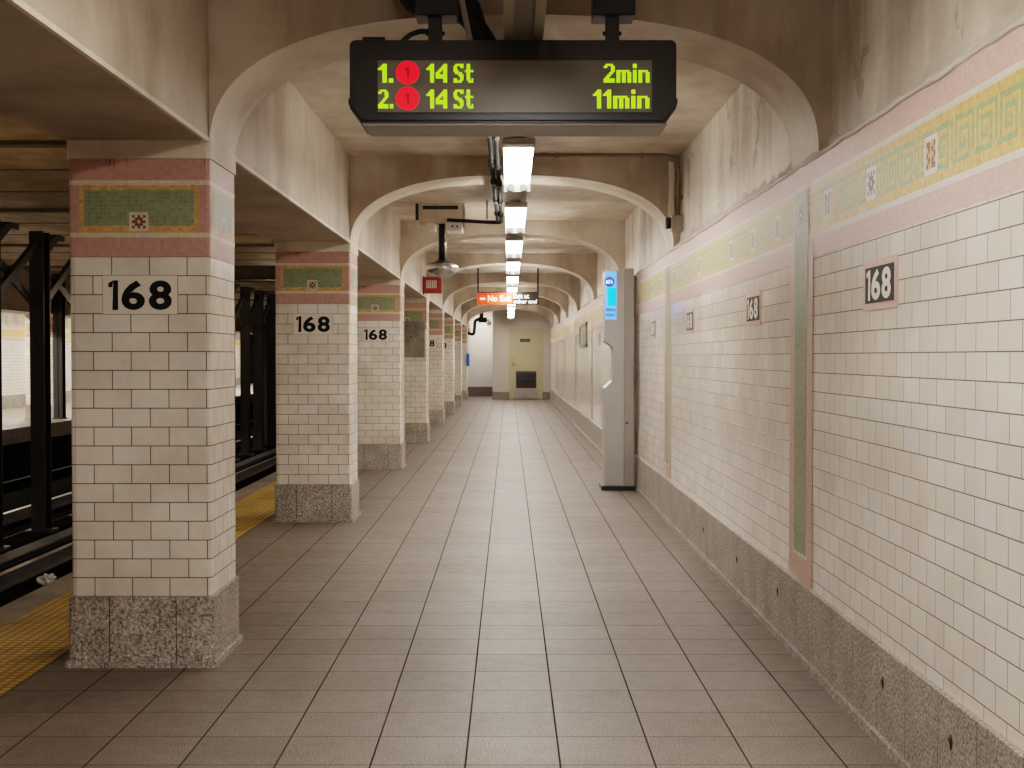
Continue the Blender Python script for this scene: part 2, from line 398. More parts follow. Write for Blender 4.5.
# ------------------------------------------------------------------ key measures
BAY = 4.65; Y1 = 5.28; DEP = 0.49; NB = 8
CX = -1.534; HX = 0.2925; HY = DEP/2
WX = 1.265            # tiled face of the right wall
PX = 1.335            # plaster above it
ZC = 2.86             # platform ceiling
ZS = 2.19             # underside of the long beam
YN, YE = -4.0, 38.6   # near end, end wall
YT = 62.0             # how far the tracks run
EDGE = -2.63; TRC = -5.8; EDGE2 = 2*TRC - EDGE; ZT = -0.95
Z_G, Z_P0, Z_W0, Z_M0, Z_M1, Z_W1, Z_P1 = .295, 1.710, 1.790, 1.809, 2.007, 2.026, 2.116
colY = [Y1 + HY + BAY*k for k in range(NB)]

# ------------------------------------------------------------------ setting: platform
b = mb(); b.face([(-1.935, YN, 0), (1.30, YN, 0), (1.30, 42.0, 0), (-1.935, 42.0, 0)], M['floor'])
b.face([(-1.935, 42, 0), (-1.935, 42, -.3), (-1.935, YN, -.3), (-1.935, YN, 0)], M['floor'])
struct(b.build('floor'), 'grey granite tiled station platform floor', 'floor')
b = mb(); b.box(-2.43, -1.937, YN, YT, -.05, 0.004, M['tactile'])
tag(b.build('tactile_strip'), 'yellow bumpy tactile warning strip along the near platform edge', 'tactile strip')
b = mb(); b.box(EDGE, -2.432, YN, YT, -.28, 0.0, M['concrete'])
struct(b.build('trim_1'), 'grey concrete nosing on the near platform edge', 'platform edge')
b = mb()
b.box(-2.75+.0, EDGE+.12, YN, YT, ZT, -.28, M['pit'])
b.build
struct(b.build('wall_platform_edge'), 'dark wall under the near platform edge', 'wall')
b = mb(); b.face([(EDGE2, YN, ZT), (EDGE, YN, ZT), (EDGE, YT, ZT), (EDGE2, YT, ZT)], M['pit'])
struct(b.build('track_floor'), 'dark track bed between the two platforms', 'track bed')

# ------------------------------------------------------------------ setting: right wall
b = mb()
b.face([(WX, YN, 0), (WX, YE, 0), (WX, YE, Z_P0), (WX, YN, Z_P0)], M['wall_tile'],
       uv=[(YN-5.79, -Z_P0+.0786*40+.009), (YE-5.79, -Z_P0+.0786*40+.009), (YE-5.79, .0786*40+.009), (YN-5.79, .0786*40+.009)])
wall = struct(b.build('wall_right'), 'right wall of glazed white subway tiles', 'wall')
b = mb(); b.face([(PX, YN, Z_P1), (PX, YE, Z_P1), (PX, YE, ZC), (PX, YN, ZC)], M['wallplaster'])
b.build('upper_plaster', wall)
# rough plaster lip where the mosaic stops
b = mb(); ny = 420; rng = random.Random(3)
ring = []
for i in range(ny+1):
    y = YN + (YE-YN)*i/ny
    j = lambda a: (rng.random()-.5)*a
    ring.append([(PX, y, Z_P1+.085+j(.06)), (PX-.02+j(.012), y, Z_P1+.045+j(.02)), (WX-.004+j(.012), y, Z_P1+.016+j(.014)), (WX-.008+j(.006), y, Z_P1-.004+j(.012)), (WX+.03, y, Z_P1-.006)])
for a, c in zip(ring[:-1], ring[1:]):
    for k in range(4): b.face([a[k], a[k+1], c[k+1], c[k]], M['lip'], smooth=True)
b.build('plaster_lip', wall)

# mosaic band as tesserae
CELL = (Z_M1-Z_M0)/12
KEY = ["GGGGGGGGG.", "G.......G.", "G.GGGGG.G.", "G.G...G.G.", "G.G.G.G.G.", "G.G.GGG.G.", "G.G.....G.", "..GGGGGGGG"]
FLO = ["WWWWWWW", "WBWBWBW", "WWBBBWW", "WBBWBBW", "WWBBBWW", "WBWBWBW", "WWWWWWW"]
XPA = ["WWWWWWW", "WBOABBW", "WABOBAW", "WBOAOBW", "WABOBAW", "WBBAOBW", "WWWWWWW"]
b = mb(); x = WX-.001
MM = {'.': M['ochre'], 'G': M['key'], 'W': M['white_w'], 'B': M['brown'], 'O': M['amber'], 'A': M['orange']}
ya, yb = 0.0, YE
nc = int((yb-ya)/CELL)
grid = [['.']*nc for _ in range(12)]
for r in range(12):
    for c in range(nc):
        if 2 <= r <= 9: grid[r][c] = KEY[9-r][c % 10]
        elif r in (0, 11) and (c*7+r) % 9 == 0: grid[r][c] = 'A'
def stamp(yc, pat):
    c0 = int((yc-ya)/CELL)-3
    for i in range(7):
        for j in range(7):
            if 0 <= c0+j < nc: grid[2+i+0][c0+j] = pat[6-i][j]
        for q in (-1, 7):
            pass
mids = [colY[k]-BAY/2 for k in range(NB)]
for m in mids:
    for j in (-3, -2, -1, 1, 2, 3):
        stamp(m + .62*j, XPA if j % 2 else FLO)
for r in range(12):
    c = 0
    while c < nc:
        e = c
        while e < nc and grid[r][e] == grid[r][c]: e += 1
        y0, y1 = ya+c*CELL, ya+e*CELL; z0, z1 = Z_M0+r*CELL, Z_M0+(r+1)*CELL
        b.face([(x, y0, z0), (x, y1, z0), (x, y1, z1), (x, y0, z1)], MM[grid[r][c]])
        c = e
for z0, z1, mt in ((Z_P0, Z_W0, 'pink_wall'), (Z_W0, Z_M0, 'white_w'), (Z_M1, Z_W1, 'white_w'), (Z_W1, Z_P1, 'pink_wall')):
    b.face([(x, YN, z0), (x, YE, z0), (x, YE, z1), (x, YN, z1)], M[mt])
b.face([(x, YN, Z_M0), (x, ya, Z_M0), (x, ya, Z_M1), (x, YN, Z_M1)], M['ochre'])
b.build('mosaic_band', wall, merge=False)
# vertical mosaic pilasters opposite the columns
for k in range(NB-1):
    b = mb(); c = colY[k]-.03; w = .215; x = WX-.003
    def rq(y0, y1, z0, z1, mt, xx): b.face([(xx, y0, z0), (xx, y1, z0), (xx, y1, z1), (xx, y0, z1)], M[mt])
    rq(c-w, c+w, .32, Z_W0, 'pink_wall', x)
    rq(c-.135, c+.135, .43, Z_M1, 'white_w', x-.0008)
    rq(c-.120, c+.120, .445, Z_M1, 'green_p', x-.0016)
    for i in range(7):
        for j in range(7):
            ch = FLO[6-i][j]
            rq(c+(j-3.5)*CELL, c+(j-2.5)*CELL, 1.85+i*CELL, 1.85+(i+1)*CELL, {'W': 'green_p', 'B': 'brown'}[ch] if ch != 'W' or i not in (3,) or j != 3 else 'white_w', x-.0024)
    b.build('mosaic_pilaster', wall, merge=False)
# granite skirting
b = mb()
b.box(WX-.022, WX+.02, YN, YE, .03, .325, M['granite_w']); b.box(WX-.038, WX+.02, YN, YE, 0, .032, M['granite_w'])
base = struct(b.build('baseboard_right'), 'speckled granite skirting along the right wall', 'skirting')
for y in (3.55, 4.2, 5.85, 6.9, 8.1):
    h = mb(); z = .21 - (.02 if y > 6 else 0)
    P = [(WX-.0225, y+.013*math.cos(t*PI/5), z+.024*math.sin(t*PI/5)) for t in range(10)]
    h.face(P, M['steel'])
    h.tube([(WX-.0235, y, z+.012), (WX-.018, y, z-.02)], .006, M['steel'], 6)
    h.build('drain_hole', base)

# ------------------------------------------------------------------ setting: beam, ceiling, arches
b = mb(); xl, xr = CX-HX-.012, -1.245
P = [(xl, ZS), (xr, ZS), (xr, ZC+.02), (xl, ZC+.3)]
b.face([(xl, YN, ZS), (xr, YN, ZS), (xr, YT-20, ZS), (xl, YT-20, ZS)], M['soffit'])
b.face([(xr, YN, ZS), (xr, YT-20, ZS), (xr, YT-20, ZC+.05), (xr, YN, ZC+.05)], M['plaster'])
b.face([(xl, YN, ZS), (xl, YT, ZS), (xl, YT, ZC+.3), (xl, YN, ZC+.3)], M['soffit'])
b.box(xr-.012, xr+.004, YN, YT-20, ZS-.006, ZS+.012, M['arch'])
struct(b.build('ceiling_beam'), 'long plastered beam over the row of tiled columns', 'beam')
b = mb(); b.face([(xr-.05, YN, ZC), (PX+.03, YN, ZC), (PX+.03, 42, ZC), (xr-.05, 42, ZC)], M['ceiling'])
struct(b.build('ceiling'), 'beige plastered platform ceiling', 'ceiling')
ORD = ['first', 'second', 'third', 'fourth', 'fifth', 'sixth', 'seventh', 'eighth', 'ninth', 'tenth', 'eleventh']
def arch_pts(n=96):
    c, a, z0, bb = .02, 1.263, 2.135, .575
    pts = []
    for i in range(n+1):
        t = PI - PI*i/n
        X = math.copysign(abs(math.cos(t))**(2/2.5), math.cos(t)); Z = abs(math.sin(t))**(2/2.5)
        pts.append((c+a*X, z0+bb*Z))
    return pts
ap = arch_pts()
for k in range(NB):
    y0, y1 = colY[k]-HY, colY[k]+HY
    b = mb(); rg = random.Random(k)
    zt = ZC+.02
    for (xa, za), (xb, zb) in zip(ap[:-1], ap[1:]):
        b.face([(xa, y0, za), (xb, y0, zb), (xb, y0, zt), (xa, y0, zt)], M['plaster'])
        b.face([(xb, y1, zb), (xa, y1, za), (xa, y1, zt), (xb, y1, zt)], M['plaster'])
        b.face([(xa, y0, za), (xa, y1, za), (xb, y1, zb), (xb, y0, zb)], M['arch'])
    b.face([(ap[-1][0], y0, ap[-1][1]), (PX+.02, y0, ap[-1][1]), (PX+.02, y0, zt), (ap[-1][0], y0, zt)], M['plaster'])
    b.face([(ap[-1][0], y1, ap[-1][1]), (PX+.02, y1, ap[-1][1]), (PX+.02, y1, zt), (ap[-1][0], y1, zt)], M['plaster'])
    o = b.build('ceiling_arch')
    struct(o, '%s plastered ceiling arch from the camera, springing from the %s column' % (ORD[k], ORD[k]), 'arch')

# ------------------------------------------------------------------ tiled columns
def profile(hx, hy, r, n=4):
    pts = []; u = 0; last = None
    cs = [((hx-r), -(hy-r), -PI/2), ((hx-r), (hy-r), 0), (-(hx-r), (hy-r), PI/2), (-(hx-r), -(hy-r), PI)]
    raw = [(-(hx-r), -hy)]
    for cx, cy, a0 in cs:
        for i in range(n+1):
            a = a0 + PI/2*i/n
            raw.append((cx+r*math.cos(a), cy+r*math.sin(a)))
    out = []
    for p in raw:
        if last: u += math.dist(p, last)
        if last is None or math.dist(p, last) > 1e-6: out.append((p[0], p[1], u))
        last = p
    return out
def ring_wall(b, prof, z0, z1, mat, v0=0.0, u0=0.0, cap=None):
    n = len(prof)
    for i in range(n-1):
        (xa, ya, ua), (xb, yb, ub) = prof[i], prof[i+1]
        b.face([(xa, ya, z0), (xb, yb, z0), (xb, yb, z1), (xa, ya, z1)], mat, uv=[(ua+u0, z0-v0), (ub+u0, z0-v0), (ub+u0, z1-v0), (ua+u0, z1-v0)])
    if cap:
        b.face([(p[0], p[1], z1) for p in prof[:-1]], mat); b.face([(p[0], p[1], z0) for p in prof[:-1]][::-1], mat)

LOCAL = ['nearest tiled column on the left reading 168, with dark drip marks on its pink border',
         'second tiled column from the camera reading 168, beside the yellow strip',
         'third tiled column from the camera reading 168',
         'fourth tiled column from the camera, with a dull metal sheet instead of a number',
         'fifth tiled column from the camera, only the figure 8 showing',
         'sixth tiled column from the camera, a sliver of its tiles showing',
         'seventh tiled column from the camera, next to last of the row',
         'farthest tiled column of the near row, beside the white wall']
def make_column():
    root = thing('tiled_column', LOCAL[0], 'column', (CX, colY[0], 0), 'tiled columns of the near platform')
    b = mb()
    ring_wall(b, profile(HX+.012, HY+.012, .022), .022, Z_G, M['granite'], cap=True)
    ring_wall(b, profile(HX+.026, HY+.026, .02), 0, .024, M['granite'], cap=True)
    b.build('granite_base', root)
    b = mb(); ring_wall(b, profile(HX, HY, .022), Z_G, Z_P0, M['tile'], v0=Z_G, u0=.001)
    b.build('tile_shaft', root)
    b = mb(); pf = profile(HX, HY, .016)
    ring_wall(b, pf, Z_P0, Z_P1, M['pink'])
    p2 = profile(HX+.001, HY+.001, .016)
    ring_wall(b, p2, Z_W0, Z_M0, M['white_t']); ring_wall(b, p2, Z_M1, Z_W1, M['white_t'])
    def panel(half, to3):
        def q(u0, u1, z0, z1, mt, d):
            pts = [to3(u, z, d) for u, z in ((u0, z0), (u1, z0), (u1, z1), (u0, z1))]
            b.face(pts, M[mt], uv=[(u0, z0), (u1, z0), (u1, z1), (u0, z1)])
        a = half-.043; g = a-.022
        q(-a, a, Z_M0, Z_M1, 'orange', .0015); q(-g, g, Z_M0+.029, Z_M1-.022, 'green', .0025)
        s = .0113
        for i in range(7):
            for j in range(7):
                ch = FLO[i][j]
                q((j-3.5)*s, (j-2.5)*s, Z_M0+.006+i*s, Z_M0+.006+(i+1)*s, {'W': 'white_t', 'B': 'brown'}[ch], .004)
    panel(HX, lambda u, z, d: (u, -HY-d, z)); panel(HY, lambda u, z, d: (HX+d, u, z)); panel(HX, lambda u, z, d: (-u, HY+d, z))
    for u, l in ((-.135, .028), (-.123, .033), (-.118, .02), (-.103, .035), (-.05, .03), (.272, .036)):
        b.face([(u, -HY-.0012, Z_P1-l), (u+.003, -HY-.0012, Z_P1-l), (u+.0035, -HY-.0012, Z_P1), (u-.0005, -HY-.0012, Z_P1)], M['brown'])
    b.build('mosaic_frieze', root, merge=False)
    b = mb(); ring_wall(b, profile(HX+.007, HY+.010, .02), Z_P1, ZS+.01, M['arch'], cap=True)
    b.build('plaster_cap', root)
    b = mb(); b.box(-.154, .160, -HY-.0015, -HY+.02, 1.470, 1.634, M['joint']); b.box(-.152, .158, -HY-.003, -HY+.02, 1.472, 1.632, M['platecream'])
    pl = b.build('number_plate', root)
    b = mb(); numerals(b, M['black_n'], lambda u, v: (-.130+u*.001138, -HY-.0045, 1.489+v*.001138))
    b.build('numerals', pl)
    return root
col0 = make_column()
M['plate_tile'] = None
cols = [col0]
for k in range(1, NB):
    c = copy_tree(col0, skip=('number_plate',) if k == 3 else ())
    c.location = (CX, colY[k], 0); c['label'] = LOCAL[k]; cols.append(c)
# sheet metal on the fourth column
b = mb(); b.box(-.19, .26, -HY-.016, -HY-.0045, 1.29, 1.84, M['patina'], bev=.003)
o = b.build('metal_sheet', None, (CX, colY[3], 0))
tag(o, 'dull grey metal sheet covering the number on the fourth tiled column', 'metal sheet')
b = mb(); b.tube([(.05, -HY-.022, 1.60), (.05, -HY-.015, 1.60)], .02, M['brown'], 12); b.build('lock', o)
# blue sign edge on the last column
b = mb(); b.box(HX-.02, HX+.065, -HY-.03, -HY-.004, 1.02, 1.40, M['blue'], bev=.004)
tag(b.build('blue_sign', None, (CX, colY[7], 0)), 'small blue sign on the edge of the farthest tiled column', 'sign')

# ------------------------------------------------------------------ 168 plaques on the right wall
PLAB = ['black 168 wall plaque nearest the camera, right of the green pilaster', 'black 168 wall plaque just left of the near green pilaster',
        'black 168 wall plaque second to the left of the near green pilaster', 'black 168 wall plaque just right of the grey kiosk', None,
        'black 168 wall plaque just left of the grey kiosk', None,None]
pys = []
for k, m in enumerate(mids):
    for s in (1.12, -1.12): pass
ys = [mids[0]+1.12, mids[1]-1.12, mids[1]+1.12, mids[2]-1.12, mids[3]+.0]
ys = [4.33, 6.57, 8.88, 11.12, 17.7]
def make_plaque():
    root = thing('number_plaque', PLAB[0], 'plaque', (WX, ys[0], 1.543), '168 plaques on the right wall')
    b = mb(); b.box(-.004, .01, -.195, .195, -.0865, .0865, M['pink_wall']); b.build('pink_border', root)
    b = mb(); b.box(-.006, .01, -.165, .165, -.062, .062, M['black_n']); b.build('black_panel', root)
    b = mb(); numerals(b, M['ivory'], lambda u, v: (-.0072, .145-u*.00122, -.053+v*.00098)); b.build('numerals', root)
    return root
p0 = make_plaque()
for i, y in enumerate(ys[1:], 1):
    p = copy_tree(p0); p.location = (WX, y, 1.543); p['label'] = ['', PLAB[1], PLAB[2], PLAB[3], 'black 168 wall plaque beyond the grey kiosk, farthest one showing'][i]
# framed panel far down the wall
root = thing('wall_panel', 'framed grey green panel on the right wall beyond the kiosk', 'panel', (WX, 21.4, 1.46))
b = mb()
for a in ((-.95, .95, 0, .05), (-.95, .95, .35, .40), (-.95, -.88, 0, .4), (.88, .95, 0, .4)):
    b.box(-.03, .0, a[0], a[1], a[2], a[3], M['greysteel'])
b.build('frame', root)
b = mb(); b.box(-.012, 0, -.9, .9, .03, .37, M['posterpane']); b.build('pane', root)

# ------------------------------------------------------------------ light strip and fluorescent fixtures
LX = .055
b = mb()
b.box(LX-.075, LX-.038, YN, YE-.3, 2.508, 2.60, M['channel']); b.box(LX+.038, LX+.075, YN, YE-.3, 2.508, 2.60, M['channel'])
b.box(LX-.04, LX+.04, YN, YE-.3, 2.522, 2.60, M['greysteel'])
root = tag(b.build('light_channel'), 'grey metal channel carrying the row of fluorescent lights', 'light channel')
for k in range(NB):
    for dy in (-.5, .9):
        b = mb(); b.tube([(LX, colY[k]+dy, 2.60), (LX, colY[k]+dy, ZC+.005)], .012, M['channel'], 8); b.build('hanger_rod', root)
FS = 2.9; FL = 1.50
fy = [7.2 + FS*i for i in range(-3, 11)]
fy = [-.55, 2.35] + fy[3:]
def make_fix():
    root = thing('fluorescent_light', '', 'ceiling light', (LX, 0, 2.508), 'fluorescent lights in the ceiling row')
    b = mb(); w = .085
    b.box(-w+.01, w-.01, 0, FL, -.012, 0, M['white'])
    b.box(-w-.004, w+.004, -.12, 0, -.034, 0, M['whitedim'])
    b.build('housing', root)
    b = mb(); b.box(-w-.004, w+.004, FL, FL+.03, -.088, 0, M['plate']); b.box(-w-.004, w+.004, FL+.03, FL+.12, -.05, 0, M['whitedim'])
    b.build('end_plate', root)
    b = mb(); b.box(-w, w, .005, FL-.004, -.036, -.0125, M['lens'], bev=.010); b.build('diffuser', root)
    for sx in (-.042, .042):
        b = mb(); b.tube([(sx, FL-.03, -.060), (sx, FL-.0, -.060)], .026, M['steel'], 12); b.build('lamp_holder', root)
    return root
FLAB = ['fluorescent light over the camera, above the near platform', 'fluorescent light over the near platform behind the countdown sign post',
        'brightest fluorescent ceiling light, directly below the countdown sign']
f0 = make_fix()
vis = 0
for i, y in enumerate(fy):
    f = f0 if i == 0 else copy_tree(f0)
    f.location = (LX, y, 2.51)
    if y < 6:
        f['label'] = ['fluorescent light in the ceiling row behind the viewpoint', 'fluorescent light in the ceiling row right above the viewpoint'][i]
    elif vis == 0:
        f['label'] = 'largest fluorescent light in view, directly below the countdown sign'; vis = 1
    else:
        f['label'] = '%s fluorescent light of the row counted from the countdown sign' % ORD[vis]; vis += 1

# ------------------------------------------------------------------ countdown sign
SY = 4.80
def sx(px, Y=SY): return (px-VX)*Y/F
def sz(py, Y=SY): return H+(VY-py)*Y/F
root = thing('countdown_sign', 'black hanging train countdown display with green and red lettering', 'sign', (0, SY, 0))
def rr(x0, x1, z0, z1, r, cb):
    pts = [(x0+cb*.8, z0), (x1-cb*.8, z0), (x1, z0+cb*1.1)]
    for i in range(5): a = PI/2*i/4; pts.append((x1-r+r*math.cos(a), z1-r+r*math.sin(a)))
    for i in range(5): a = PI/2+PI/2*i/4; pts.append((x0+r+r*math.cos(a), z1-r+r*math.sin(a)))
    pts.append((x0, z0+cb*1.1)); return pts
b = mb(); x0, x1, z0, z1 = sx(350), sx(676), sz(123), sz(41)
b.prism(rr(x0, x1, z0, z1, .022, .05), 1, .014, .27, M['black'])
b.prism(rr(x0+.012, x1-.012, z0+.008, z1-.01, .02, .048), 1, .0, .016, M['black'])
b.box(sx(362), sx(385), .03, .2, z1-.002, z1+.017, M['black'], bev=.004); b.box(sx(642), sx(664), .05, .2, z1-.002, z1+.009, M['black'], bev=.003)
for px in (349, 677): b.box(sx(px)-.006, sx(px)+.006, .05, .09, sz(103), sz(97), M['black'])
b.build('housing', root)
b = mb(); b.box(sx(363), sx(667), .025, .262, z0-.010, z0+.004, M['greysteel'], bev=.004); b.build('underside_panel', root)
b = mb(); b.box(sx(374), sx(656), -.006, .001, sz(115), sz(55), M['black']); b.build('bezel', root)
b = mb(); b.box(sx(378.5), sx(651), -.0085, -.004, sz(113.5), sz(62.5), M['glass']); scr = b.build('screen', root)
GL = {'1': ["..XX", ".XXX", "XXXX", "..XX", "..XX", "..XX", "..XX", "..XX", "..XX"],
      '4': ["....XX", "...XXX", "..XXXX", ".XX.XX", "XX..XX", "XXXXXX", "XXXXXX", "....XX", "....XX"],
      '2': [".XXXX.", "XX..XX", "....XX", "....XX", "...XX.", "..XX..", ".XX...", "XXXXXX", "XXXXXX"],
      'S': [".XXXXX", "XX..XX", "XX....", "XXX...", ".XXXX.", "...XXX", "....XX", "XX..XX", "XXXXX."],
      't': [".XX..", ".XX..", ".XX..", "XXXXX", ".XX..", ".XX..", ".XX..", ".XX.X", "..XXX"],
      'm': ["........", "........", "........", "XXXXXXX.", "XX.XX.XX", "XX.XX.XX", "XX.XX.XX", "XX.XX.XX", "XX.XX.XX"],
      'i': ["XX", "XX", "..", "XX", "XX", "XX", "XX", "XX", "XX"],
      'n': ["......", "......", "......", "XXXXX.", "XX..XX", "XX..XX", "XX..XX", "XX..XX", "XX..XX"],
      '.': ["..", "..", "..", "..", "..", "..", "..", "XX", "XX"], ' ': ["..."]*9}
def led(txt, px0, px1, py0, py1):
    cells = []; c = 0
    for ch in txt:
        g = GL[ch]
        for r in range(9):
            for q, t in enumerate(g[r]):
                if t == 'X': cells.append((c+q, r))
        c += len(g[0])+1
    c -= 1; w = (px1-px0)/c; h = (py1-py0)/9
    b = mb()
    for q, r in cells:
        xa, xb = sx(px0+q*w+.06*w), sx(px0+(q+1)*w-.06*w); za, zb = sz(py0+(r+1)*h-.06*h), sz(py0+r*h+.06*h)
        b.face([(xa, -.0095, za), (xb, -.0095, za), (xb, -.0095, zb), (xa, -.0095, zb)], M['led'])
    return b.build('lettering', scr, merge=False)
for py0, py1, n, mn in ((66, 84.5, '1.', '2min'), (91.5, 110, '2.', '11min')):
    led(n, 379, 394, py0, py1); led('14', 427, 447.5, py0, py1); led('St', 454, 473.5, py0, py1)
    led(mn, 603 if mn[0] == '2' else 592.5, 648.5, py0, py1)
    cy = (py0+py1)/2 - 0.6; R = 11.6
    b = mb(); b.face([(sx(408.3+R*math.cos(t*PI/16)), -.0095, sz(cy+R*math.sin(t*PI/16))) for t in range(32)], M['ledred']); bu = b.build('route_bullet', scr)
    b = mb(); b.face([(sx(u), -.0104, sz(cy+v)) for u, v in ((407.4, 5.5), (410.2, 5.5), (410.2, -5.5), (408, -5.5), (404.8, -3.2), (404.8, -1.2), (407.4, -2.4))], M['ledreddark']); b.build('route_number', bu)
for px in (434, 614):
    b = mb(); X = sx(px)
    b.box(X-.026, X+.026, .09, .14, z1-.004, ZC+.01, M['black'], bev=.004)
    b.box(X-.075, X+.085, .06, .20, sz(18)+.02, sz(18)+.16, M['black'], bev=.006)
    for s in (-1, 1): b.tube([(X+s*.02, .115, z1+.05), (X+s*.036, .115, z1+.05)], .008, M['black'], 8)
    b.build('hanger_post', root)
b = mb()
b.tube([(sx(398), .10, z1-.01), (sx(402), .10, z1+.02), (sx(409), .10, z1+.042), (sx(418), .10, z1+.054), (sx(428), .11, z1+.057)], .010, M['black'], 10)
b.build('power_cable', root)

# ------------------------------------------------------------------ conduits
def arc(p, q, r, n=6):
    return None
root = thing('black_conduit', 'pair of black conduits along the left of the light channel, bending to the speaker box', 'conduit', (0, 0, 0))
def bend(pts, r=.12, n=6):
    P = [Vector(p) for p in pts]; out = [P[0]]
    for a, m, c in zip(P[:-2], P[1:-1], P[2:]):
        d0 = (a-m).normalized(); d1 = (c-m).normalized(); s = m+d0*r; e = m+d1*r
        for i in range(n+1):
            t = i/n; out.append(s*(1-t)**2 + m*2*t*(1-t) + e*t*t)
    out.append(P[-1]); return out
for dx, dz, yy in ((-.075, 0, 12.72), (-.115, .015, 12.80)):
    b = mb(); b.tube(bend([(dx, 5.75, 2.56+dz), (dx, yy, 2.63+dz), (-.62, yy, 2.66+dz)], .16), .015, M['pipeblack'], 10)
    for y in (7.35, 8.6, 9.6, 10.8, 11.9): b.tube([(dx, y-.07, 2.56+dz+(y-5.75)*.0101), (dx, y+.07, 2.56+dz+(y-5.75)*.0101)], .024, M['pipeblack'], 10)
    b.build('pipe', root)
b = mb(); b.tube([(-.22, 12.75, 2.67), (-.22, 12.75, ZC)], .008, M['black'], 8); b.build('hanger_rod', root)
b = mb(); b.tube(bend([(-.43, 5.14, 2.86), (-.40, 5.14, 2.70), (-.19, 5.15, 2.70), (-.085, 5.16, 2.56), (-.075, 5.45, 2.555), (-.075, 5.72, 2.56)], .075), .042, M['black'], 14)
b.tube(bend([(-.34, 5.16, 2.80), (-.16, 5.17, 2.76), (-.115, 5.18, 2.62), (-.115, 5.72, 2.575)], .07), .030, M['black'], 12)
tag(b.build('cable_hose'), 'thick black cable hose curving above the countdown sign', 'cable')
b = mb(); b.tube([(-.215, 5.09, ZC+.003), (-.185, 5.09, 2.70), (-.150, 5.09, 2.53), (-.146, 5.09, 2.46)], .012, M['white'], 10)
tag(b.build('thin_conduit'), 'thin pale conduit dropping behind the countdown sign', 'conduit')

YC = 9.80
root = thing('wall_conduit', 'thin brown conduit crossing the ceiling and dropping down the right wall', 'conduit', (0, 0, 0))
b = mb(); b.tube(bend([(LX+.07, YC, 2.865-.02), (1.305, YC, 2.845), (1.305, YC, 2.37)], .14, 8), .0125, M['conduit'], 10); b.build('pipe', root)
for x, z, v in ((.37, 2.845, 0), (1.02, 2.845, 0), (1.305, 2.52, 1)):
    b = mb()
    if v: b.box(x-.025, x+.03, YC-.02, YC+.02, z-.012, z+.012, M['conduit'])
    else: b.box(x-.012, x+.012, YC-.02, YC+.02, z-.02, ZC+.002, M['conduit'])
    b.build('clamp', root)
b = mb(); b.box(1.235, 1.275, YC+.02, YC+.06, 2.38, 2.80, M['arch']); b.build('pale_strip', root)
root = thing('junction_box', 'small grey junction box at the foot of the wall conduit', 'junction box', (1.29, YC, 2.28))
b = mb(); b.box(-.045, .045, -.05, .04, -.02, .10, M['channel'], bev=.006); b.build('box', root)
b = mb(); b.box(-.085, -.047, -.03, .03, .0, .085, M['steel'], bev=.008); b.build('switch', root)


# ------------------------------------------------------------------ dome speaker under its box
YS = 13.0; XS = -.70
root = thing('dome_speaker', 'silver dome hanging on a dark stem from a pale ceiling box', 'speaker', (XS, YS, 0))
b = mb(); b.box(-.225, .225, 0, .40, 2.665, ZC+.003, M['ceiling'], bev=.006); b.build('housing', root)
b = mb(); b.box(-.18, .18, -.006, .004, 2.80, 2.838, M['black']); b.build('slot', root)
b = mb(); b.box(-.15, -.06, .02, .35, 2.60, 2.668, M['white'], bev=.01); b.box(.05, .22, .02, .35, 2.585, 2.668, M['white'], bev=.01)
for x in (.12, .17): b.tube([(x, .014, 2.63), (x, .022, 2.63)], .011, M['black'], 8)
b.build('bracket', root)
for xa, xb, z0, mt in ((-.255, -.226, 2.69, 'black'), (.226, .25, 2.62, 'channel')):
    b = mb(); b.box(xa, xb, 0, .03, z0, ZC+.003, M[mt]); b.build('strap', root)
b = mb(); DX, DY = .01, .15
b.tube([(DX, DY, 2.28), (DX, DY, 2.67)], .037, M['steel'], 14); b.tube([(DX+.03, DY-.02, 2.28), (DX+.03, DY-.02, 2.66)], .012, M['chrome'], 8); b.build('stem', root)
b = mb(); b.lathe([(0, 2.30), (.05, 2.298), (.075, 2.275), (.12, 2.262), (.145, 2.25)], DX, DY, M['steel']); b.build('cap', root)
b = mb(); b.lathe([(.145, 2.252), (.162, 2.235), (.165, 2.20), (.145, 2.165), (.10, 2.135), (.05, 2.12), (0, 2.117)], DX, DY, M['chrome']); b.build('dome', root)

# ------------------------------------------------------------------ hanging exit sign and red sign
YX = 22.4
def px2(x, y, Y): return ((x-VX)*Y/F, H+(VY-y)*Y/F)
root = thing('exit_sign', 'hanging orange and black sign reading No Exit, Exit at other end', 'sign', (0, YX, 0))
xa, zt = px2(477.5, 293, YX); xb, zb = px2(538.5, 304.6, YX); xm = px2(512.5, 0, YX)[0]
b = mb(); b.box(xa-.008, xb+.008, .0, .05, zt-.002, zt+.02, M['steel']); b.box(xa, xb, .004, .05, zb, zt, M['steel']); b.build('casing', root)
b = mb(); b.box(xa, xm, -.004, .003, zb, zt, M['orange_s']); pn = b.build('no_exit_panel', root)
b = mb(); b.box(xa+.01, xa+.165, -.006, -.003, zb+.01, zt-.01, M['redsign']); b.build('red_square', pn)
b = mb(); c = (xa+.09, (zb+zt)/2); b.face([(c[0]+.068*math.cos(t*PI/12), -.008, c[1]+.068*math.sin(t*PI/12)) for t in range(24)], M['orange_s'])
b.box(c[0]-.045, c[0]+.045, -.0095, -.008, c[1]-.014, c[1]+.014, M['white_s']); b.build('no_entry_disc', pn)
b = mb(); put_text(b, 'No Exit', M['white_s'], (xa+.185, -.006, zb+.055), (1, 0, 0), (0, 0, 1), xm-xa-.205, .105, .02); b.build('lettering', pn)
b = mb(); b.box(xm, xb, -.004, .003, zb, zt, M['black']); pn = b.build('exit_panel', root)
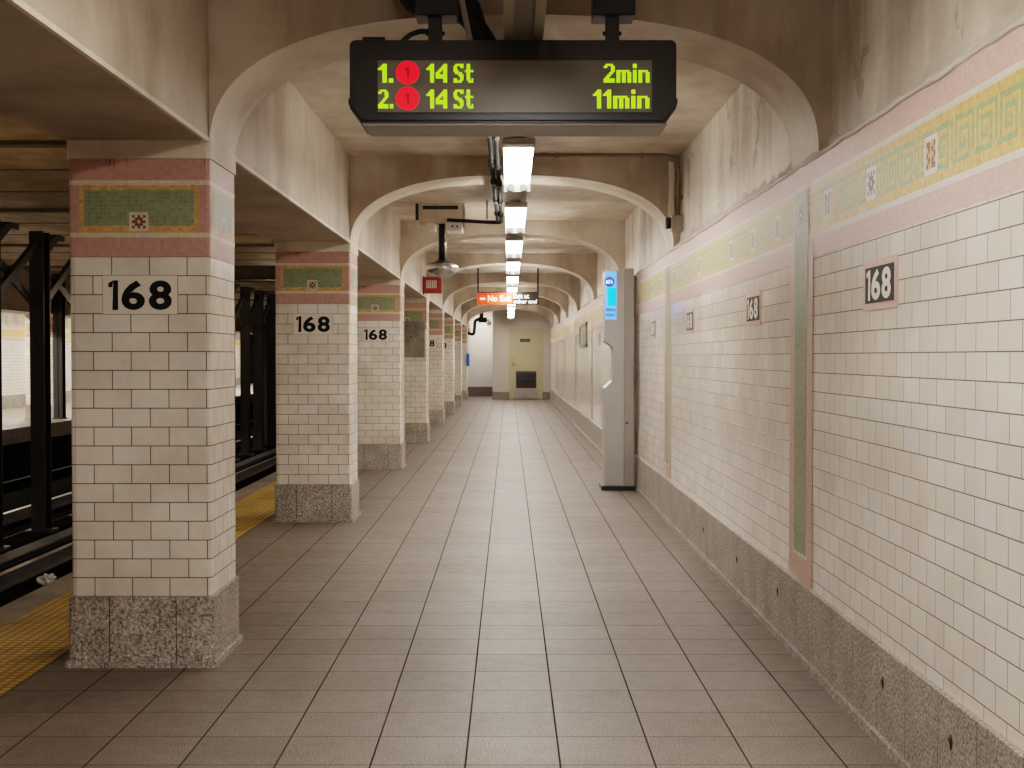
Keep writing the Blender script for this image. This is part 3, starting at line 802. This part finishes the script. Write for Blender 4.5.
b = mb(); put_text(b, 'Exit at', M['white_s'], (xm+.02, -.006, zb+.108), (1, 0, 0), (0, 0, 1), .27, .080, .02); b.build('lettering', pn)
b = mb(); put_text(b, 'other', M['white_s'], (xm+.02, -.006, zb+.018), (1, 0, 0), (0, 0, 1), .235, .072, .02); b.build('lettering', pn)
b = mb(); put_text(b, 'end', M['white_s'], (xm+.28, -.006, zb+.018), (1, 0, 0), (0, 0, 1), .15, .072, .02); b.build('lettering', pn)
for x in (xa+.01, xb-.01):
    b = mb(); b.box(x-.014, x+.014, .012, .038, zt, ZC+.005, M['steel']); b.build('hanger_rod', root)
YR = 18.4
root = thing('red_sign', 'small red sign with white strokes under the silver dome', 'sign', (0, YR, 0))
xa, zt = px2(425.5, 277, YR); xb, zb = px2(442, 293.5, YR); xa = -1.252
b = mb(); b.box(xa, xb, 0, .06, zb, zt, M['red'], bev=.006); b.build('panel', root)
b = mb()
for i in range(6): x = xa+.065+i*.026; b.box(x-.007, x+.007, -.003, .002, zb+.075, zt-.05, M['white'])
b.build('white_strokes', root)
b = mb(); b.box(xa-.003, xa+.02, -.012, .07, zb-.02, zt+.01, M['steel']); b.build('bracket', root)

# ------------------------------------------------------------------ kiosk
KY = 12.3
def kx(px): return (px-VX)*KY/F
def kz(py): return H+(VY-py)*KY/F
root = thing('help_kiosk', 'tall grey metal information kiosk with a blue screen by the right wall', 'kiosk', (0, KY, 0))
xl, xr_, xs = kx(604.8), kx(633.8), kx(624)
nd = .084
poly = [(xl, .04), (xs, .04), (xs, kz(270)), (xl, kz(271.5)), (xl, kz(341)), (xl+nd*.85, kz(346)), (xl+nd, kz(350)), (xl+nd, kz(377)), (xl+nd*.85, kz(381)), (xl, kz(388))]
b = mb(); b.prism(poly, 1, 0, .30, M['stainless']); b.build('cabinet', root)
b = mb(); b.box(xs+.001, xr_, -.01, .31, .04, kz(268.5), M['stainless_d'], bev=.004); b.build('spine', root)
b = mb(); b.box(kx(601.5), kx(636.4), -.03, .36, 0, .045, M['black'], bev=.006); b.build('base_plate', root)
b = mb(); b.box(xl+.004, xs-.003, -.006, .002, .05, kz(430), M['stainless']); b.build('access_panel', root)
b = mb(); b.tube([(kx(627), -.012, kz(423)), (kx(627), -.008, kz(423))], .012, M['black'], 10); b.build('lock', root)
b = mb(); b.box(kx(604.8), kx(616.2), -.006, .0, kz(319.5), kz(271.5), M['skyblue']); scr = b.build('screen', root)
b = mb(); b.box(kx(607.6), kx(616.0), -.0085, -.006, kz(306), kz(288), M['cyan']); b.build('bright_area', scr)
b = mb(); b.face([(kx(609.3)+.048*math.cos(t*PI/14), -.0075, kz(282)+.050*math.sin(t*PI/14)) for t in range(28)], M['navy']); lg = b.build('round_logo', scr)
b = mb(); put_text(b, 'MTA', M['white_s'], (kx(609.3)-.032, -.009, kz(282)-.018), (1, 0, 0), (0, 0, 1), .064, .036, .015); b.build('lettering', lg)
b = mb(); rg = random.Random(5)
for z in (kz(310), kz(315)):
    x = kx(605.6)
    while x < kx(614.5):
        w = .006+rg.random()*.006; b.box(x, x+w, -.0085, -.006, z-.014, z+.010+rg.random()*.008, M['navy']); x += w+.004
b.build('small_print', scr)
b = mb(); b.box(WX-.03, WX, 12.62, 13.0, .33, 2.10, M['white'], bev=.004)
tag(b.build('cable_raceway'), 'pale vertical raceway on the wall behind the grey kiosk', 'raceway')

# ------------------------------------------------------------------ end of the platform
def ex(px, Y=YE): return (px-VX)*Y/F
def ez(py, Y=YE): return H+(VY-py)*Y/F
b = mb(); xo = ex(492.6)
dl, dr, dt = ex(509.6), ex(542.4), ez(329.5)
b.box(xo, dl, YE, YE+.5, 0, ZC, M['endwall']); b.box(dr, PX+.05, YE, YE+.5, 0, ZC, M['endwall']); b.box(dl, dr, YE, YE+.5, dt, ZC, M['endwall'])
ew = struct(b.build('wall_end'), 'grey painted end wall around the door', 'wall')
b = mb(); b.box(xo-.02, dl-.0, YE-.03, YE+.0, 0, .235, M['greybase']); b.box(dr, WX, YE-.03, YE, 0, .235, M['greybase'])
struct(b.build('baseboard_end'), 'grey painted base of the end wall', 'skirting')
b = mb(); b.box(-2.0, 0.3, 41.6, 41.8, 0, ZC, M['whitewall'])
struct(b.build('wall_recess'), 'white wall at the back of the recess left of the door', 'wall')
b = mb(); b.box(-2.0, .3, 41.56, 41.6, 0, .32, M['greybase']); struct(b.build('baseboard_recess'), 'grey base of the white recess wall', 'skirting')
b = mb(); b.box(xo, xo+.02, YE+.4, 41.6, 0, ZC, M['whitewall']); struct(b.build('wall_passage'), 'side wall of the recess left of the door', 'wall')
b = mb(); b.box(dl+.05, dr-.05, YE+.05, YE+.10, .02, dt-.05, M['olive'], bev=.004)
door = struct(b.build('door_1'), 'olive painted steel door in the end wall', 'door')
b = mb(); fw = .06
b.box(dl-.03, dl+fw, YE-.02, YE+.12, 0, dt+.03, M['olive']); b.box(dr-fw, dr+.03, YE-.02, YE+.12, 0, dt+.03, M['olive']); b.box(dl+fw, dr-fw, YE-.02, YE+.12, dt-fw, dt+.03, M['olive'])
b.build('door_frame', door)
b = mb(); lx0, lx1, lz0, lz1 = ex(516), ex(536.4), ez(388), ez(371.2)
b.box(lx0, lx1, YE+.03, YE+.05, lz0, lz1, M['louver'])
for i in range(12): z = lz0+.03+i*(lz1-lz0-.05)/12; b.prism([(YE+.03, z), (YE+.01, z-.012), (YE+.014, z-.016), (YE+.034, z+.004)], 0, lx0+.015, lx1-.015, M['louver'])
b.build('louver_vent', door)
b = mb(); b.box(ex(520), ex(530.2), YE+.036, YE+.05, ez(342), ez(338.6), M['louver']); b.build('name_plate', door)
b = mb(); b.box(lx0-.06, lx1+.06, YE+.04, YE+.05, .03, .30, M['greysteel']); b.build('kick_plate', door)
b = mb(); b.tube([(dl+.10, YE+.05, 1.07), (dl+.10, YE+.0, 1.07), (dl+.20, YE-.005, 1.07)], .014, M['brass'], 8); b.box(dl+.075, dl+.125, YE+.036, YE+.05, 1.0, 1.14, M['brass']); b.build('door_handle', door)
b = mb(); b.tube([(dl+.10, YE+.05, 1.24), (dl+.10, YE+.02, 1.24)], .026, M['brass'], 12); b.build('lock', door)
for z in (.3, 1.05, 1.8):
    b = mb(); b.tube([(dr-.055, YE+.02, z-.06), (dr-.055, YE+.02, z+.06)], .012, M['brass'], 8); b.build('hinge', door)
root = thing('emergency_light', 'emergency light with two lamp heads above the white recess wall', 'emergency light', (0, 40.0, 0))
xa, xb = ex(478.5, 40), ex(487, 40)
b = mb(); b.box(xa, xb, 0, .14, ez(322.5, 40), ez(317.5, 40), M['black'], bev=.01); b.box((xa+xb)/2-.02, (xa+xb)/2+.02, .05, .09, ez(318, 40), ZC+.005, M['steel']); b.build('battery_case', root)
b = mb(); b.box(xa-.01, xb-.03, -.02, .10, ez(328, 40), ez(324, 40), M['white_s'], bev=.01); b.build('lamp_head', root)
b = mb(); b.tube([(ex(489.5, 40), -.06, ez(323, 40)), (ex(489.5, 40), .08, ez(323, 40))], .075, M['white'], 14); b.tube([(ex(487, 40), .03, ez(320, 40)), (ex(489.5, 40), .03, ez(320, 40))], .02, M['black'], 8); b.build('lamp_head', root)
b = mb(); Y = 39.0
b.tube(bend([(ex(481, Y), Y, ZC+.01), (ex(481, Y), Y, ez(319, Y)), (ex(475, Y), Y, ez(320, Y)), (ex(474, Y), Y, ez(335, Y)), (ex(468, Y), Y, ez(333, Y)), (ex(464, Y), Y, ez(330, Y))], .10), .05, M['steel'], 10)
tag(b.build('dark_pipe'), 'thick dark pipe bending down beside the farthest column', 'pipe')

# ------------------------------------------------------------------ tracks
def rail(x, z, label):
    b = mb()
    pr = [(-.07, -.14), (.07, -.14), (.07, -.125), (.012, -.105), (.012, -.04), (.036, -.03), (.036, 0), (-.036, 0), (-.036, -.03), (-.012, -.04), (-.012, -.105), (-.07, -.125)]
    b.prism([(x+p[0], z+p[1]) for p in pr], 1, YN, YT, M['cover']); b.box(x-.034, x+.034, YN, YT, z-.004, z+.003, M['rail'])
    return tag(b.build('running_rail'), label, 'rail')
rail(TRC+.92, -.79, 'steel running rail of the near track, far side of the litter')
rail(TRC+.92+1.435, -.79, 'steel running rail closest to the near platform edge')
rail(TRC-.92, -.79, 'steel running rail of the far track beyond the black columns')
def third(x, label):
    root = thing('third_rail', label, 'third rail', (x, 0, 0))
    b = mb(); b.box(-.04, .04, YN, YT, -.94, -.875, M['steel']); b.build('power_rail', root)
    b = mb(); b.box(-.11, .11, YN, YT, -.865, -.84, M['cover'], bev=.004); b.box(-.125, -.095, YN, YT, -.95, -.865, M['cover']); b.build('cover_board', root)
third(TRC+.42, 'third rail with a grey cover board just before the black columns')
b = mb(); b.box(TRC-.17, TRC+.15, YN, YT, ZT-.01, ZT+.10, M['pit']); struct(b.build('trim_2'), 'low dark kerb carrying the black steel columns', 'kerb')
b = mb()
b.box(TRC-.40, TRC-.27, YN, YT, ZT, -.93, M['cover']); b.box(TRC-.29, TRC-.24, YN, YT, ZT, -.915, M['rail'])
tag(b.build('cable_duct'), 'long dull cable duct behind the black columns', 'cable duct')
# sleepers nearest the view are dark and mostly hidden; litter
import bmesh
bm = bmesh.new(); bmesh.ops.create_icosphere(bm, subdivisions=4, radius=1)
rg = random.Random(11)
from mathutils import noise as mn
for v in bm.verts:
    p = v.co.copy(); n = mn.fractal(p*1.7, .9, 2.2, 4)*.55
    v.co = Vector((p.x*.070, p.y*.13, max(-.3, p.z)*.06))*(1+n)
me = bpy.data.meshes.new('crumpled_paper'); bm.to_mesh(me); bm.free(); me.materials.append(M['paper'])
o = bpy.data.objects.new('crumpled_paper', me); COL.objects.link(o); o.location = (-4.56, 12.5, -.911)
tag(o, 'crumpled white paper litter lying beside the near track', 'litter')
b = mb(); b.box(-5.0, -3.3, 12.35, 12.65, ZT-.02, -.931, M['pit'])
o = b.build('sleeper'); tag(o, 'dark sleeper under the crumpled litter', 'sleeper')

# steel columns between the tracks
def steel_col():
    root = thing('steel_column', '', 'column', (TRC, 0, 0), 'black steel columns between the tracks')
    b = mb(); w, d, t = .088, .11, .014; zt = 2.83
    b.box(-w, w, -d, -d+t, ZT+.09, zt, M['steel']); b.box(-w, w, d-t, d, ZT+.09, zt, M['steel']); b.box(-t/2, t/2, -d, d, ZT+.09, zt, M['steel'])
    b.build('shaft', root)
    b = mb(); b.box(-.16, .16, -.16, .16, ZT+.085, ZT+.12, M['steel']); b.build('base_plate', root)
    b = mb(); b.prism([(d-.01, 2.56), (d+.36, 2.77), (d+.58, 2.77), (d+.58, 2.84), (d+.32, 2.84), (d-.01, 2.70)], 0, -.07, .07, M['steel']); b.build('top_bracket', root)
    return root
def brace():
    root = thing('cross_brace', '', 'brace', (TRC, 0, 0), 'cross braces between the steel columns')
    S = 1.52
    for a, c in (((.14, 1.98), (S-.14, 2.66)), ((.14, 2.48), (S-.14, 1.96))):
        b = mb(); n = Vector((-(c[1]-a[1]), c[0]-a[0])).normalized()*.05
        b.prism([(a[0]+n.x, a[1]+n.y), (a[0]-n.x, a[1]-n.y), (c[0]-n.x, c[1]-n.y), (c[0]+n.x, c[1]+n.y)], 0, -.03 if c[1] > a[1] else -.055, .03 if c[1] > a[1] else -.03, M['steel']); b.build('diagonal_bar', root)
    return root
KS = [-1, 0, 1] + list(range(7, 13))
SLAB = {-1: 'black steel column at the left picture edge, its bracket tip showing', 0: 'black steel column nearest to the front tiled column, standing clear on its left',
        1: 'black steel column just hidden by the front tiled column, its braces showing', 2: 'black steel column behind the front tiled column'}
first = None
for k in KS:
    c = steel_col() if first is None else copy_tree(first)
    first = first or c
    c.location = (TRC+.03, 15.64+1.52*k, 0)
    c['label'] = SLAB.get(k) or '%s black steel column counted from the front tiled column in the gap' % ORD[k-7]
fb = None
for k in [-2, -1, 0] + list(range(7, 12)):
    c = brace() if fb is None else copy_tree(fb)
    fb = fb or c
    c.location = (TRC+.03, 15.64+1.52*k, 0)
    c['label'] = {-2: 'black cross brace at the far left picture edge', -1: 'black cross brace on the near side of the clear standing steel column', 0: 'black cross brace between clear standing steel column and front tiled column',
                  1: 'black cross brace behind the front tiled column'}.get(k) or '%s black cross brace counted from the front tiled column in the gap' % ORD[k-7]

# ceiling over the tracks with girders
b = mb(); xl0 = CX-HX-.012; xl2 = 2*TRC-xl0+.22
b.face([(xl2, YN, 3.02), (xl0, YN, 3.02), (xl0, YT, 3.02), (xl2, YT, 3.02)], M['trackceil'])
struct(b.build('ceiling_track'), 'dark brown ceiling over the tracks', 'ceiling')
for k in range(0, 11):
    y = colY[0]+BAY*k
    b = mb(); b.box(xl2, xl0, y-.02, y+.14, 2.985, 3.03, M['girder'])
    for j in (1, 2): b.box(xl2, xl0, y+BAY*j/3, y+BAY*j/3+.03, 3.012, 3.03, M['girder'])
    struct(b.build('ceiling_girder'), '%s dark girder across the track ceiling' % ORD[k], 'girder')
b = mb(); b.box(-6.6, -1.84, 24.6, 24.75, 2.80, 3.03, M['girder']); b.box(-6.6, -1.84, 24.56, 24.79, 2.79, 2.815, M['steel'])
tag(b.build('cross_girder'), 'dark crosswise steel girder high above the tracks', 'girder')
# far platform
b = mb(); b.box(-13.6, EDGE2, YN, YT, -.28, 0, M['floor']); struct(b.build('floor_opposite'), 'floor of the opposite platform', 'floor')
b = mb(); b.box(EDGE2-.16, EDGE2-.1, YN, YT, ZT, -.28, M['pit']); struct(b.build('wall_opposite_edge'), 'dark wall under the opposite platform edge', 'wall')
b = mb(); XW = -12.75
b.face([(XW, YN, 0), (XW, YT, 0), (XW, YT, Z_P0), (XW, YN, Z_P0)], M['wall_tile'])
wo = struct(b.build('wall_left'), 'white tiled wall of the opposite platform', 'wall')
b = mb()
for z0, z1, mt in ((Z_P0, Z_W0, 'pink_wall'), (Z_W0, Z_M0, 'white_w'), (Z_M0, Z_M1, 'ochre'), (Z_M1, Z_W1, 'white_w'), (Z_W1, Z_P1, 'pink_wall')):
    b.face([(XW+.002, YN, z0), (XW+.002, YT, z0), (XW+.002, YT, z1), (XW+.002, YN, z1)], M[mt])
b.face([(XW, YN, Z_P1), (XW, YT, Z_P1), (XW, YT, ZC), (XW, YN, ZC)], M['plaster'])
b.build('mosaic_band', wo)
b = mb(); b.box(XW-.02, XW+.03, YN, YT, 0, .325, M['granite_w']); struct(b.build('baseboard_left'), 'granite skirting of the opposite platform wall', 'skirting')
b = mb(); b.face([(XW-.1, YN, ZC), (xl2, YN, ZC), (xl2, YT, ZC), (XW-.1, YT, ZC)], M['ceiling']); struct(b.build('ceiling_opposite'), 'ceiling of the opposite platform', 'ceiling')
b = mb(); b.box(xl2-.64, xl2, YN, YT, ZS, ZC+.3, M['soffit']); struct(b.build('ceiling_beam_opposite'), 'long beam over the opposite platform columns', 'beam')
OL = ['white tiled column on the opposite platform, partly behind the clear black steel column', 'white tiled column on the opposite platform, beyond the one behind the clear steel column', 'white tiled column on the opposite platform, off the left picture edge']
for y, lab in zip((26.75, 31.4), OL):
    c = copy_tree(col0); c.location = (-9.80, y, 0); c['label'] = lab; c['group'] = 'tiled columns of the opposite platform'
root = thing('steel_post', 'dark steel post on the edge of the opposite platform', 'post', (-9.41, 26.6, 0))
b = mb(); b.box(-.09, .09, -.10, -.085, .02, 3.02, M['steel']); b.box(-.09, .09, .085, .10, .02, 3.02, M['steel']); b.box(-.008, .008, -.10, .10, .02, 3.02, M['steel']); b.build('shaft', root)
b = mb(); b.box(-.12, .12, -.13, .13, 0, .025, M['steel']); b.build('base_plate', root)
# closing walls
b = mb(); b.box(-13.6, xl0+.3, YT, YT+.1, ZT, 3.1, M['pit']); struct(b.build('wall_tunnel'), 'dark end of the track tunnel', 'wall')
b = mb(); b.box(-13.6, 1.5, YN-.1, YN, ZT, 3.1, M['plaster']); struct(b.build('wall_back'), 'plaster wall behind the viewpoint', 'wall')
b = mb(); b.box(-2.63, -1.9, 42.0, 42.1, 0, 3, M['plaster']); struct(b.build('wall_far'), 'plaster wall past the end of the platform', 'wall')

# ------------------------------------------------------------------ lamps and added fill lights
def area(name, loc, sx_, sy_, power, col=(1, .93, .82)):
    l = bpy.data.lights.new(name, 'AREA'); l.shape = 'RECTANGLE'; l.size = sx_; l.size_y = sy_; l.energy = power; l.color = col
    o = bpy.data.objects.new(name, l); COL.objects.link(o); o.location = loc; return o
for i in range(12):
    area('opposite_lamp', (-11.1, 7+4.65*i, 2.78), .3, 2.0, 95)
area('recess_lamp', (-1.1, 40.7, 2.78), .5, .5, 18, (1, .95, .9))
for y in (3.0, 10.0, 18.0, 27.0, 38.0):  # added fill lights over the tracks, only to brighten the track ceiling
    l = bpy.data.lights.new('track_fill', 'POINT'); l.energy = 8; l.color = (1, .8, .52); l.shadow_soft_size = .15
    o = bpy.data.objects.new('track_fill', l); COL.objects.link(o); o.location = (-5.0, y, 1.9)
b = mb(); b.box(TRC-.21, TRC-.17, 29.8, 50, ZT+.1, 2.45, M['infill']); struct(b.build('added_infill'), 'dark partition added to hide bright slivers between the black steel columns', 'wall')  # added dark sheet that keeps bright slivers from showing between the steel columns

w = bpy.data.worlds.new('World'); SC.world = w; w.use_nodes = True
bg = w.node_tree.nodes['Background']; bg.inputs[0].default_value = (1, .9, .75, 1); bg.inputs[1].default_value = .02

# ------------------------------------------------------------------ camera
cam = bpy.data.cameras.new('camera'); co = bpy.data.objects.new('camera', cam); COL.objects.link(co)
cam.sensor_width = 36; cam.lens = 36*F/1024; cam.clip_start = .05; cam.clip_end = 200
co.location = (0, 0, H); co.rotation_euler = (PI/2 - math.atan((384-VY)/F), 0, 0); cam.shift_x = (512-VX)/1024
SC.camera = co
SC.view_settings.view_transform = 'Filmic'
SC.view_settings.look = 'Medium High Contrast'
SC.view_settings.exposure = 1.13
